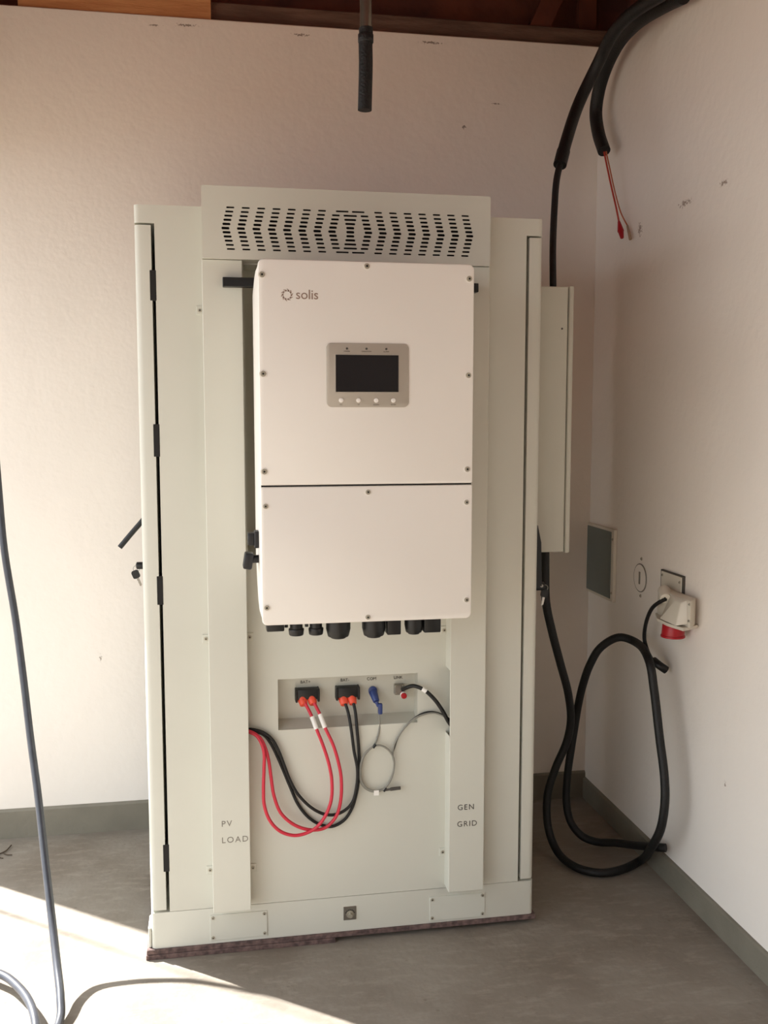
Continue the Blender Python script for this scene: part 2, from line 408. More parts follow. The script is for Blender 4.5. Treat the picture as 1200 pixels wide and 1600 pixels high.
# handles and locks
bm = bmesh.new(); tube(bm, [(-.183, 2.86, 1.212), (-.197, 2.856, 1.195), (-.225, 2.853, 1.163), (-.258, 2.85, 1.124)], .0075, 10, 5)
finish(bm, 'handle', M['black'], door_l)
bm = bmesh.new(); cyl(bm, (-.180, 2.85, 1.070), (-.213, 2.85, 1.070), .0105, None, 18, .002); lk = finish(bm, 'lock', M['black'], door_l)
bm = bmesh.new(); cyl(bm, (-.2125, 2.85, 1.070), (-.2145, 2.85, 1.070), .006, None, 14); finish(bm, 'lock_barrel', M['steel'], lk)
bm = bmesh.new(); prism(bm, [(.9213, 1.0), (.955, 1.0), (.951, 1.13), (.940, 1.18), (.9213, 1.19)], 'y', 2.70, 2.74); finish(bm, 'handle', M['black'], door_r)
bm = bmesh.new(); cyl(bm, (.921, 2.725, .996), (.970, 2.725, .996), .013, None, 18, .002); lk2 = finish(bm, 'lock', M['black'], door_r)
bm = bmesh.new(); cyl(bm, (.958, 2.7125, .999), (.958, 2.709, .999), .0045, None, 14); finish(bm, 'lock_barrel', M['steel'], lk2)

# hood with a real slotted grille
HX0, HX1, HY, HZ0, HZ1 = -.010, .750, 2.575, 1.899, 2.081
slots = []
def slot(cx, cz, L, h):
    k = h/2; slots.append([(cx-L/2, cz), (cx-L/2+k*.6, cz-k), (cx+L/2-k*.6, cz-k), (cx+L/2, cz), (cx+L/2-k*.6, cz+k), (cx-L/2+k*.6, cz+k)])
ZC = 1.976; dz = .0104; pitch = .0392
for c in range(7):
    for i in range(-5, 6):
        hh = .0066-.00045*abs(i)
        slot(.0495+c*pitch+.0026*abs(i), ZC+i*dz, .021, hh)
        slot(.6935-c*pitch-.0026*abs(i), ZC+i*dz, .021, hh)
mid = (.0495+.6935)/2
for i in range(-5, 6):
    hh = .0066-.00045*abs(i); a = abs(i)
    if a <= 4:
        slot(mid-.048+.0026*a, ZC+i*dz, .021, hh); slot(mid+.048-.0026*a, ZC+i*dz, .021, hh)
    if a <= 1: slot(mid, ZC+i*dz, .022, hh)
    elif a <= 3: slot(mid, ZC+i*dz, .022+.005*(a-1), hh)
    elif a == 4: slot(mid, ZC+i*dz, .036, hh)
    else:
        slot(mid-.021, ZC+i*dz, .034, hh); slot(mid+.021, ZC+i*dz, .034, hh)
hood = plate_with_holes('hood', rrect(HX0, HX1, HZ0, HZ1, .006), slots, HY, .003, M['cab'], cab)
bm = bmesh.new()
box(bm, HX0, HX0+.003, HY+.003, 2.66, HZ0, HZ1-.002); box(bm, HX1-.003, HX1, HY+.003, 2.66, HZ0, HZ1-.002)
box(bm, HX0, HX1, HY+.003, 2.90, HZ1-.005, HZ1-.001); box(bm, HX0+.003, HX1-.003, HY+.003, CY+.002, HZ0, HZ0+.003)
box(bm, HX0, HX1, 2.895, 2.90, 2.04, HZ1-.005); box(bm, HX0, HX0+.003, 2.66, 2.895, 2.04, HZ1-.005); box(bm, HX1-.003, HX1, 2.66, 2.895, 2.04, HZ1-.005)
finish(bm, 'hood_casing', M['cab'], hood)
bm = bmesh.new(); box(bm, HX0+.004, HX1-.004, HY+.022, HY+.026, HZ0+.004, HZ1-.008); finish(bm, 'cavity_shade_sheet', M['dark'], hood)  # near-black sheet standing in for the shade inside the hood cavity

# two raised cable channels
def channel(x0, x1, side):
    bm = bmesh.new(); y0, y1, z0, z1 = 2.585, CY, .1425, 1.898
    box(bm, x0, x1, y0, y0+.003, z0, z1, .0012, 1)
    xo = (x0, x0+.002) if side > 0 else (x1-.002, x1); xi = (x1-.002, x1) if side > 0 else (x0, x0+.002)
    box(bm, xo[0], xo[1], y0+.003, y1, z0, z1)
    box(bm, xi[0], xi[1], y0+.003, y1, z0, .60); box(bm, xi[0], xi[1], y0+.003, y1, .79, z1)
    box(bm, x0+.002, x1-.002, y0+.003, y1, z0, z0+.003)
    return finish(bm, 'cable_channel', M['cab'], cab)
ch_l = channel(-.012, .0905, 1); ch_r = channel(.6505, .7525, -1)
text('lettering', 'PV', .0235, .013, 2.5848, .387, M['ink'], ch_l, space=1.25)
text('lettering', 'LOAD', .0235, .013, 2.5848, .3405, M['ink'], ch_l, space=1.25)
text('lettering', 'GEN', .0225, .674, 2.5848, .385, M['ink2'], ch_r, space=1.2)
text('lettering', 'GRID', .0225, .673, 2.5848, .336, M['ink2'], ch_r, space=1.2)
for x, z in ((-.019, 1.774), (-.019, .897), (.099, .897), (.645, .895), (-.019, .243), (.099, .240), (.644, .241)):
    bm = bmesh.new(); box(bm, x-.010, x+.010, CY-.003, CY+.001, z-.012, z+.012, .0012, 1)
    t = finish(bm, 'fixing_tab', M['cab'], cab); screw(t, x, CY-.0025, z, .0055)
# cover plates over the cable entries in the plinth
for x0, x1, z0, z1 in ((-.022, .137, .036, .1105), (.606, .773, .034, .107)):
    bm = bmesh.new(); box(bm, x0, x1, CY-.003, CY+.002, z0, z1, .001, 1); p = finish(bm, 'cover_plate', M['cab'], cab)
    for sx in (x0+.008, x1-.008):
        for sz in (z0+.009, z1-.008): screw(p, sx, CY-.003, sz, .0048)
# earthing point on the plinth
bm = bmesh.new(); box(bm, .354, .391, CY-.0025, CY+.001, .060, .100, .001, 1); ep = finish(bm, 'earthing_plate', M['steel'], cab)
bm = bmesh.new(); cyl(bm, (.373, CY-.002, .078), (.373, CY-.016, .078), .006, None, 6); cyl(bm, (.373, CY-.002, .078), (.373, CY-.005, .078), .011, None, 16); finish(bm, 'earthing_bolt', M['screw'], ep)
bm = bmesh.new()
for k in range(7):
    a = math.radians(20+k*23); box(bm, .373+.0125*math.cos(a)-.002, .373+.0125*math.cos(a)+.002, CY-.0032, CY-.0024, .078+.0125*math.sin(a)-.002, .078+.0125*math.sin(a)+.002)
finish(bm, 'earth_mark', M['ink2'], ep, smooth=False)
# rail the inverter hangs from
bm = bmesh.new(); box(bm, .040, .7135, 2.555, 2.583, 1.8275, 1.8505, .001, 1); finish(bm, 'mounting_rail', M['black'], cab)
# connector sockets in the pocket
def pw_socket(x):
    bm = bmesh.new(); box(bm, x-.029, x+.029, 2.655, 2.69, .707, .737, .003, 2)
    box(bm, x-.034, x-.028, 2.652, 2.684, .700, .738, .002, 1); box(bm, x+.028, x+.034, 2.652, 2.684, .700, .738, .002, 1)
    return finish(bm, 'power_socket', M['black'], pocket)
pw_socket(.258); pw_socket(.372)
for s, x in (('BAT+', .258), ('BAT-', .370), ('COM', .447), ('LINK', .524)):
    text('lettering', s, .012, x-.004, 2.6765, .749, M['ink2'], pocket, 'CENTER')
bm = bmesh.new(); cyl(bm, (.448, 2.686, .716), (.446, 2.672, .718), .013, None, 18, .001); finish(bm, 'data_socket', M['blue'], pocket)
bm = bmesh.new(); box(bm, .508, .536, 2.664, 2.69, .705, .735, .002, 1); lp = finish(bm, 'link_socket', M['steel'], pocket)
for sx in (.511, .533):
    for sz in (.709, .731): screw(lp, sx, 2.664, sz, .0028)
bm = bmesh.new(); cyl(bm, (.532, 2.668, .709), (.532, 2.648, .705), .0085, None, 14, .001); rc = finish(bm, 'red_cap', M['redsock'], lp); rc['label'] = 'small red cap with white ring'
bm = bmesh.new(); cyl(bm, (.532, 2.660, .7075), (.532, 2.654, .7062), .0096, None, 14, .0005); finish(bm, 'white_ring', M['white'], rc)

# plywood sheets under the cabinet
bm = bmesh.new(); box(bm, -.197, .33, 2.628, 3.37, 0, .0135, .001, 1); tag(finish(bm, 'plywood_sheet', M['ply']), 'short lower plywood sheet on the floor under the left half of the cabinet', 'board')
bm = bmesh.new(); box(bm, -.195, .928, 2.631, 3.37, .0138, .0268, .001, 1); tag(finish(bm, 'plywood_sheet', M['ply']), 'long upper plywood sheet directly under the whole cabinet plinth', 'board')

# ---------------------------------------------------------------- the inverter
IX0, IX1, IZ0, IZ1, IY = .115, .6235, 1.006, 1.855, 2.27
inv = thing('inverter', 'cream white wall inverter with a dark display on the cabinet front', 'inverter', (.369, 2.42, 1.006))
def ring(y, x0, x1, z0, z1, r): return [(u, y, w) for u, w in rrect(x0, x1, z0, z1, r)]
bm = bmesh.new()
loft(bm, [ring(2.281, IX0+.001, IX1-.001, IZ0+.001, IZ1-.001, .014), ring(2.40, IX0, IX1, IZ0, IZ1, .015), ring(2.45, IX0, IX1, IZ0+.010, IZ1, .02),
          ring(2.50, IX0, IX1, IZ0+.04, IZ1-.004, .03), ring(2.553, IX0, IX1, IZ0+.10, IZ1-.02, .03)])
body = finish(bm, 'inverter_body', M['inv'], inv)
def cover(name, z0, z1, rt, rb):
    def rr(i, y):
        x0, x1, a, b = IX0+i, IX1-i, z0+i, z1-i; out = []
        for cx, cz, a0, r in ((x1, b, 0, rt), (x0, b, 90, rt), (x0, a, 180, rb), (x1, a, 270, rb)):
            sx = -1 if a0 in (0, 270) else 1; sz = -1 if a0 in (0, 90) else 1
            for k in range(6):
                t = math.radians(a0+18*k); out.append((cx+sx*r+r*math.cos(t), y, cz+sz*r+r*math.sin(t)))
        return out
    bm = bmesh.new(); loft(bm, [rr(.004, IY), rr(.0012, IY+.0012), rr(0, IY+.004), rr(0, 2.2805)])
    return finish(bm, name, M['inv'], inv)
up = cover('upper_cover', 1.3375, IZ1, .013, .004); lo = cover('lower_cover', IZ0, 1.3335, .004, .013)
bm = bmesh.new(); box(bm, IX0+.002, IX1-.002, 2.276, 2.2812, 1.3325, 1.3385); finish(bm, 'shadow_gap_strip', M['dark'], inv)  # dark strip painting the shadow in the gap between the two covers
for x, z in ((.124, 1.819), (.366, 1.844), (.611, 1.821), (.124, 1.595), (.611, 1.595), (.124, 1.370), (.610, 1.371)):
    bm = bmesh.new(); cyl(bm, (x, IY+.001, z), (x, IY-.0006, z), .0098, .0092, 20); b = finish(bm, 'screw_boss', M['inv'], up); screw(b, x, IY-.0005, z, .0068)
for x, z in ((.368, 1.319), (.126, 1.289), (.609, 1.291), (.126, 1.049), (.611, 1.052), (.367, 1.018)):
    bm = bmesh.new(); cyl(bm, (x, IY+.001, z), (x, IY-.0006, z), .0092, .0088, 20); b = finish(bm, 'screw_boss', M['inv'], lo); screw(b, x, IY-.0005, z, .0062)
# display
bm = bmesh.new(); loft(bm, [ring(IY-.0035, .2715, .4635, 1.5205, 1.6655, .011), ring(IY-.0025, .270, .465, 1.519, 1.667, .012), ring(IY+.001, .270, .465, 1.519, 1.667, .012)])
dp = finish(bm, 'display_panel', M['panel'], inv)
bm = bmesh.new(); box(bm, .2890, .4425, IY-.0046, IY-.003, 1.5520, 1.6425, .0006, 1); fr = finish(bm, 'screen_bezel', M['panel'], dp)
bm = bmesh.new(); box(bm, .2915, .4400, IY-.0052, IY-.004, 1.5545, 1.6400); finish(bm, 'screen', M['screen'], dp, smooth=False)
for x, s in ((.318, 'POWER'), (.364, 'OPERATION'), (.411, 'ALARM')):
    bm = bmesh.new(); cyl(bm, (x, IY-.003, 1.6545), (x, IY-.0045, 1.6545), .0026, None, 12); finish(bm, 'indicator_light', M['ink2'], dp)
    text('lettering', s, .0042, x, IY-.0036, 1.6468, M['ink2'], dp, 'CENTER', th=.0002)
for x, s in ((.304, 'ESC'), (.345, 'UP'), (.387, 'DOWN'), (.428, 'ENTER')):
    bm = bmesh.new(); cyl(bm, (x, IY-.003, 1.535), (x, IY-.0058, 1.535), .0058, .0050, 18, .0008); finish(bm, 'button', M['inv'], dp)
    text('lettering', s, .0040, x, IY-.0036, 1.5235, M['ink2'], dp, 'CENTER', th=.0002)
# logo: ring of curled petals and the word
bm = bmesh.new(); lx, lz = .1805, 1.7745
for k in range(10):
    a = 2*math.pi*k/10
    pts = []
    for rad, off, w in ((.0085, -.18, .0014), (.0112, .0, .0023), (.0140, .30, .0006)):
        pts.append((rad, a+off, w))
    L_ = []; R_ = []
    for rad, an, w in pts:
        tx, tz = -math.sin(an), math.cos(an)
        L_.append((lx+rad*math.cos(an)-tx*w, lz+rad*math.sin(an)-tz*w)); R_.append((lx+rad*math.cos(an)+tx*w, lz+rad*math.sin(an)+tz*w))
    prism(bm, L_+R_[::-1], 'y', IY-.0005, IY+.0005)
    pts = []; an0 = a-.18
    seg = [(lx+.0085*math.cos(an0+t), lz+.0085*math.sin(an0+t)) for t in (0, .2, .42)]; seg2 = [(lx+.0097*math.cos(an0+t), lz+.0097*math.sin(an0+t)) for t in (.42, .2, 0)]
    prism(bm, seg+seg2, 'y', IY-.0005, IY+.0005)
finish(bm, 'logo_emblem', M['logo'], up, smooth=False)
text('logo_lettering', 'solis', .0310, .2000, IY-.0002, 1.7660, M['logo'], up, space=.98)
# switches on the left side
bm = bmesh.new(); box(bm, .088, .106, 2.385, 2.415, 1.182, 1.213, .003, 2); box(bm, .104, .1158, 2.380, 2.420, 1.176, 1.217, .002, 1); finish(bm, 'side_switch', M['black'], inv)
bm = bmesh.new(); cyl(bm, (.1158, 2.40, 1.147), (.098, 2.40, 1.147), .010, None, 18)
box(bm, .078, .100, 2.378, 2.422, 1.123, 1.162, .004, 2)
bmesh.ops.rotate(bm, cent=(.095, 2.40, 1.145), matrix=Matrix.Rotation(math.radians(9), 3, 'Y'), verts=[v for v in bm.verts if v.co.x < .1005])
finish(bm, 'rotary_switch', M['black'], inv)
# glands under the lower edge
def gland(x0, x1, zb, big=False):
    xc, r = (x0+x1)/2, (x1-x0)/2; bm = bmesh.new(); top = 1.02
    if big:
        cyl(bm, (xc, 2.40, top), (xc, 2.40, zb+.026), r*.97, None, 28); cyl(bm, (xc, 2.40, zb+.028), (xc, 2.40, zb+.004), r, r*.82, 28, .003); cyl(bm, (xc, 2.40, zb+.006), (xc, 2.40, zb), r*.6, None, 24, .002)
    else:
        cyl(bm, (xc, 2.40, top), (xc, 2.40, zb+.015), r*.8, None, 20); cyl(bm, (xc, 2.40, zb+.018), (xc, 2.40, zb), r, r*.9, 20, .003)
    return finish(bm, 'cable_gland', M['black'], inv)
gland(.186, .226, .951); gland(.236, .275, .951); gland(.280, .344, .940, True); gland(.372, .434, .939, True)
for x0, x1, z in ((.131, .175, .966), (.4345, .470, .946), (.530, .574, .948)):
    bm = bmesh.new(); box(bm, x0, x1, 2.38, 2.42, z, 1.02, .003, 2); finish(bm, 'plug_socket', M['black'], inv)
gland(.482, .532, .943, True)
for x in (.178, .229):
    bm = bmesh.new(); cyl(bm, (x+.003, 2.40, 1.02), (x+.003, 2.40, .972), .0045, None, 10); finish(bm, 'vent_plug', M['black'], inv)

# ---------------------------------------------------------------- distribution box on the cabinet side
db = thing('distribution_box', 'slim grey distribution box fixed to the right side of the cabinet', 'box', (1.0, 3.0, 1.085))
bm = bmesh.new(); box(bm, .958, 1.058, 2.80, 3.22, 1.0855, 1.880, .002, 1); dbb = finish(bm, 'box_body', M['box'], db)
bm = bmesh.new(); box(bm, 1.0605, 1.0745, 2.795, 3.225, 1.083, 1.882, .003, 2); finish(bm, 'box_lid', M['box'], db)
bm = bmesh.new(); box(bm, 1.056, 1.062, 2.806, 3.214, 1.09, 1.875); finish(bm, 'lid_seal', M['ink2'], db)
for z in (1.2, 1.75):
    bm = bmesh.new(); box(bm, .9212, .960, 2.95, 3.10, z, z+.05); finish(bm, 'mounting_bracket', M['steel'], db)
bm = bmesh.new(); cyl(bm, (1.040, 2.8005, 1.757), (1.040, 2.7985, 1.757), .003, None, 10); finish(bm, 'rivet', M['ink2'], db)

RED1 = [(0.245,2.655,0.709), (0.266,2.635,0.668), (0.278,2.615,0.635), (0.296,2.608,0.587), (0.311,2.6,0.535), (0.318,2.598,0.487), (0.315,2.596,0.434), (0.298,2.595,0.391), (0.274,2.594,0.362), (0.245,2.594,0.347), (0.212,2.594,0.343), (0.175,2.594,0.357), (0.147,2.594,0.388), (0.131,2.595,0.433), (0.129,2.596,0.481), (0.131,2.598,0.533), (0.132,2.6,0.581), (0.125,2.605,0.608), (0.113,2.61,0.627), (0.097,2.611,0.637), (0.081,2.613,0.642)]
RED2 = [(0.271,2.655,0.708), (0.288,2.636,0.674), (0.302,2.617,0.637), (0.323,2.61,0.59), (0.338,2.605,0.537), (0.345,2.604,0.493), (0.343,2.604,0.429), (0.33,2.604,0.385), (0.304,2.604,0.357), (0.28,2.604,0.35), (0.246,2.604,0.354), (0.209,2.604,0.372), (0.176,2.605,0.406), (0.158,2.606,0.456), (0.151,2.606,0.505), (0.145,2.606,0.554), (0.136,2.608,0.592), (0.123,2.61,0.619), (0.104,2.612,0.635), (0.081,2.613,0.644)]
BLK1 = [(0.36,2.655,0.703), (0.37,2.64,0.67), (0.377,2.625,0.621), (0.384,2.623,0.562), (0.393,2.622,0.512), (0.391,2.621,0.463), (0.378,2.62,0.415), (0.354,2.62,0.392), (0.325,2.62,0.383), (0.296,2.62,0.388), (0.263,2.62,0.408), (0.225,2.621,0.45), (0.202,2.622,0.495), (0.186,2.622,0.541), (0.172,2.622,0.58), (0.156,2.623,0.61), (0.133,2.624,0.63), (0.105,2.625,0.64), (0.082,2.626,0.642)]
BLK2 = [(0.385,2.655,0.702), (0.391,2.643,0.669), (0.394,2.63,0.618), (0.399,2.631,0.558), (0.399,2.632,0.488), (0.39,2.631,0.429), (0.377,2.63,0.391), (0.355,2.63,0.36), (0.321,2.63,0.345), (0.288,2.63,0.353), (0.254,2.63,0.378), (0.226,2.63,0.417), (0.205,2.63,0.468), (0.186,2.63,0.518), (0.168,2.63,0.563), (0.151,2.628,0.599), (0.131,2.626,0.625), (0.105,2.626,0.635), (0.082,2.626,0.64)]
COMM = [(0.459,2.645,0.669), (0.459,2.639,0.621), (0.452,2.633,0.594), (0.441,2.627,0.573), (0.419,2.625,0.557), (0.405,2.625,0.53), (0.401,2.625,0.501), (0.404,2.625,0.471), (0.418,2.625,0.45), (0.443,2.625,0.44), (0.467,2.625,0.445), (0.487,2.625,0.468), (0.498,2.625,0.504), (0.497,2.625,0.534), (0.482,2.625,0.56), (0.458,2.625,0.574), (0.436,2.625,0.57), (0.415,2.625,0.549), (0.406,2.625,0.525), (0.402,2.625,0.498), (0.406,2.625,0.473), (0.42,2.625,0.452), (0.444,2.625,0.442), (0.468,2.625,0.444), (0.478,2.625,0.444)]
COMMTAIL = [(0.474,2.624,0.443), (0.497,2.624,0.445), (0.517,2.624,0.446)]
COMM2 = [(0.444,2.628,0.44), (0.471,2.628,0.447), (0.49,2.628,0.474), (0.5,2.628,0.513), (0.495,2.628,0.543), (0.5,2.628,0.573), (0.522,2.628,0.611), (0.556,2.628,0.644), (0.586,2.628,0.656), (0.616,2.628,0.658), (0.644,2.62,0.647), (0.671,2.61,0.623)]
COMM3 = [(0.493,2.63,0.543), (0.5,2.63,0.562), (0.51,2.63,0.591), (0.532,2.63,0.622), (0.562,2.63,0.648), (0.589,2.63,0.66), (0.616,2.63,0.66), (0.648,2.626,0.647), (0.673,2.615,0.627)]
SIG = [(0.53,2.66,0.721), (0.539,2.643,0.732), (0.556,2.627,0.74), (0.583,2.616,0.73), (0.611,2.609,0.704), (0.635,2.606,0.669), (0.653,2.607,0.635), (0.671,2.61,0.613)]
CON1 = [(1.385,2.5,2.66), (1.311,2.66,2.694), (1.302,2.76,2.706), (1.278,2.88,2.707), (1.265,3,2.689), (1.259,3.1,2.635), (1.208,3.13,2.517), (1.14,3.06,2.374), (1.105,3.02,2.287)]
THIN = [(1.111,3.025,2.304), (1.088,3,2.238), (1.071,2.97,2.134), (1.054,2.93,2.009), (1.046,2.9,1.889), (1.046,2.9,1.866)]
CON2 = [(1.375,2.755,2.709), (1.375,2.886,2.733), (1.375,3.072,2.755), (1.375,3.216,2.743), (1.375,3.316,2.7), (1.375,3.375,2.644), (1.375,3.4,2.575), (1.375,3.372,2.495), (1.375,3.317,2.419)]
WIRE1 = [(1.375,3.329,2.44), (1.38,3.303,2.368), (1.385,3.266,2.28), (1.39,3.236,2.209), (1.395,3.223,2.162)]
WIRE2 = [(1.38,3.324,2.439), (1.39,3.304,2.365), (1.4,3.273,2.271), (1.41,3.243,2.196), (1.42,3.21,2.147)]
WCAP = [(1.395,3.223,2.162), (1.395,3.193,2.101)]
WEND = [(1.42,3.21,2.147), (1.42,3.181,2.095)]
LOOP = [(1.414,2.785,0.123), (1.399,2.8,0.119), (1.379,2.92,0.073), (1.341,3.01,0.045), (1.297,3.07,0.026), (1.257,3.1,0.037), (1.224,3.12,0.08), (1.214,3.14,0.142), (1.22,3.15,0.243), (1.233,3.15,0.346), (1.243,3.15,0.415), (1.249,3.14,0.487), (1.25,3.1,0.578), (1.258,3.06,0.659), (1.281,3.03,0.723), (1.324,2.98,0.768), (1.358,2.93,0.763), (1.329,2.76,0.739), (1.333,2.731,0.656), (1.335,2.692,0.527), (1.341,2.663,0.406), (1.34,2.654,0.33), (1.336,2.668,0.243), (1.332,2.721,0.158), (1.38,2.904,0.025), (1.304,2.876,0.016), (1.229,2.867,0.016), (1.166,2.919,0.016), (1.135,3.005,0.03), (1.12,3.06,0.09), (1.121,3.08,0.196), (1.149,3.08,0.296), (1.183,3.07,0.388), (1.189,3.05,0.472), (1.167,3.02,0.571), (1.117,2.97,0.695), (1.072,2.93,0.812), (1.04,2.9,0.913), (1.032,2.89,1.017), (1.031,2.89,1.082)]
SOCK = [(1.37,2.747,0.939), (1.36,2.769,0.925), (1.36,2.821,0.893), (1.365,2.869,0.835), (1.375,2.896,0.776), (1.38,2.876,0.739), (1.385,2.849,0.718), (1.392,2.831,0.71)]
SPL = [(1.385,2.849,0.72), (1.395,2.824,0.709), (1.415,2.819,0.695)]
FLOOR = [(-0.668,3.05,2.95), (-0.638,3.05,2.143), (-0.637,3.05,1.815), (-0.626,3.03,1.517), (-0.615,3.02,1.272), (-0.6,2.99,1.105), (-0.57,2.959,0.904), (-0.546,2.914,0.74), (-0.522,2.859,0.572), (-0.495,2.79,0.43), (-0.47,2.712,0.294), (-0.439,2.61,0.152), (-0.414,2.513,0.078), (-0.395,2.431,0.04), (-0.388,2.37,0.016), (-0.41,2.26,0.013), (-0.49,2.17,0.013), (-0.62,2.13,0.014), (-0.75,2.18,0.016), (-0.82,2.3,0.02), (-0.677,2.629,0.03), (-0.568,2.571,0.035), (-0.504,2.487,0.04), (-0.461,2.399,0.045), (-0.437,2.325,0.04), (-0.424,2.241,0.03)]

# ---------------------------------------------------------------- cables on the cabinet front
def cable(name, label, pts, r, m, cat='cable', group=None, seg=12, n=6):
    bm = bmesh.new(); tube(bm, pts, r, seg, n); o = finish(bm, name, m); return tag(o, label, cat, group)
def along(pts, t0, t1):
    p = smooth_path(pts, 10); k0, k1 = int(t0*(len(p)-1)), int(t1*(len(p)-1)); return p[k0:k1+1]
def plug(parent, p, d):
    bm = bmesh.new(); a = Vector(p); d = Vector(d).normalized()
    cyl(bm, a, a+d*.024, .0145, .0105, 16, .001); return finish(bm, 'plug', M['orange'], parent)
r1 = cable('battery_cable', 'red battery cable hanging in the longer loop at the far left', RED1, .0047, M['red'], group='battery cables')
r2 = cable('battery_cable', 'red battery cable hanging in the shorter loop, right red plug', RED2, .0047, M['red'], group='battery cables')
b1 = cable('battery_cable', 'black battery cable in the shallower loop from the left black plug', BLK1, .0044, M['rubber'], group='battery cables')
b2 = cable('battery_cable', 'black battery cable in the deeper loop from the right black plug', BLK2, .0044, M['rubber'], group='battery cables')
plug(r1, (.2425, 2.668, .711), (.15, -.55, -.6)); plug(r2, (.2690, 2.668, .712), (.15, -.55, -.6))
plug(b1, (.3585, 2.668, .706), (.1, -.55, -.6)); plug(b2, (.3830, 2.668, .707), (.1, -.55, -.6))
for o, P, a, b in ((r1, RED1, .055, .100), (r2, RED2, .060, .110)):
    bm = bmesh.new(); tube(bm, along(P, a, b), .0066, 12, smooth=False); w = finish(bm, 'cable_marker', M['white'], o); w['label'] = 'white marker sleeve'
cm = cable('data_cable', 'grey data cable with blue plug, coiled in a small ring', COMM, .0028, M['greycab'], n=8)
bm = bmesh.new(); cyl(bm, (.446, 2.672, .716), (.452, 2.648, .694), .0125, .009, 18, .001); cyl(bm, (.452, 2.648, .695), (.457, 2.646, .680), .006, .004, 12)
x = finish(bm, 'plug', M['blue'], cm); x['label'] = 'blue round plug'
bm = bmesh.new(); box(bm, .456, .468, 2.636, 2.650, .659, .690, .003, 2); x = finish(bm, 'latch', M['blue'], cm); x['label'] = 'blue latch clip'
bm = bmesh.new(); tube(bm, COMMTAIL, lambda t: .0032 if t < .3 else .0048, 10, 6); finish(bm, 'loose_end', M['ink2'], cm)
for p, d in (((.442, 2.625, .573), (.6, 0, .8)), ((.472, 2.6255, .4445), (.5, 0, .9))):
    bm = bmesh.new(); d = Vector(d).normalized(); cyl(bm, Vector(p)-d*.006, Vector(p)+d*.006, .0042, None, 10); finish(bm, 'cable_tie', M['black'], cm)
bm = bmesh.new(); box(bm, .440, .454, 2.619, 2.622, .431, .445); x = finish(bm, 'cable_marker', M['white'], cm, smooth=False); x['label'] = 'white paper tag'
cable('data_cable', 'grey cable rising from the ring of cable to the right channel', COMM2, .0026, M['greycab'])
cable('data_cable', 'thin dark cable arching above the grey one to the right channel', COMM3, .0026, M['rubber'])
sg = cable('link_cable', 'black cable bending from the right metal socket into the channel', SIG, .0056, M['rubber'])
bm = bmesh.new(); tube(bm, along(SIG, .40, .46), .0066, 12, smooth=False); x = finish(bm, 'cable_marker', M['white'], sg); x['label'] = 'white marker sleeve'

# ---------------------------------------------------------------- keys in the door locks
def key(label, p, tilt):
    k = thing('key', label, 'key', p, 'cabinet keys'); p = Vector(p)
    R = Matrix.Rotation(tilt, 3, 'Y')
    bm = bmesh.new(); prism(bm, [(x*1.0, z) for x, z in rrect(-.0105, .0105, -.012, .012, .006, 4)], 'y', -.003, .003)
    bmesh.ops.rotate(bm, cent=(0, 0, 0), matrix=R, verts=bm.verts[:]); bmesh.ops.translate(bm, vec=p, verts=bm.verts[:]); finish(bm, 'key_head', M['black'], k)
    bm = bmesh.new(); prism(bm, [(-.003, -.011), (.004, -.011), (.004, -.034), (.0, -.038), (-.003, -.034), (-.002, -.030), (-.003, -.026), (-.002, -.022), (-.003, -.018)], 'y', -.0012, .0012)
    bmesh.ops.rotate(bm, cent=(0, 0, 0), matrix=R, verts=bm.verts[:]); bmesh.ops.translate(bm, vec=p, verts=bm.verts[:]); finish(bm, 'key_blade', M['steel' if p.x < 0 else 'blade'], k, smooth=False)
    c = p+Vector((.002, 0, .016)); bm = bmesh.new(); tube(bm, [c+Vector((.009*math.cos(a), 0, .009*math.sin(a))) for a in [2*math.pi*i/16 for i in range(17)]], .0009, 6, smooth=False); finish(bm, 'key_ring', M['steel'], k)
key('small black-headed key hanging from the lock of the left cabinet door', (-.2155, 2.85, 1.045), math.radians(-22))
key('small black-headed key with bright blade at the right cabinet door lock', (.972, 2.7255, .974), math.radians(12))

# ---------------------------------------------------------------- cables by the right wall
gl = cable('supply_cable', 'thick black cable looped on the floor in the right corner', LOOP, .0135, M['rubber'], seg=14)
sc = cable('socket_lead', 'short thin black cable curving down from the red wall socket', SOCK, .0062, M['rubber'])
bm = bmesh.new(); tube(bm, SPL, .0130, 14, 6); finish(bm, 'taped_end', M['black'], sc)
co1 = cable('conduit', 'black corrugated conduit curving down to the box beside the cabinet', CON1, .0195, M['rubber'], 'conduit', seg=14)
bm = bmesh.new(); tube(bm, along(CON1, .93, 1.0), .0212, 14, smooth=False); finish(bm, 'conduit_cuff', M['rubber'], co1)
cable('feed_cable', 'black cable running out of the conduit into the distribution box', THIN, .0105, M['rubber'])
co2 = cable('conduit', 'black conduit with a cut end hanging against the right wall', CON2, .0225, M['rubber'], 'conduit', seg=14)
w1 = cable('loose_wire', 'red wire with a red terminal hanging out of the cut conduit', WIRE1, .0032, mat('orange_red_sheath', '#b03a28', .5), 'wire', seg=8)
bm = bmesh.new(); cyl(bm, WCAP[0], Vector(WCAP[1])*.6+Vector(WCAP[0])*.4, .0045, .0115, 10, .001); cyl(bm, Vector(WCAP[1])*.6+Vector(WCAP[0])*.4, WCAP[1], .010, .006, 10, .001); finish(bm, 'terminal', M['redsock'], w1)
w2 = cable('loose_wire', 'pale orange wire with a beige tip hanging from the cut conduit', WIRE2, .0024, mat('pale_orange_sheath', '#b5623f', .5), 'wire', seg=8)
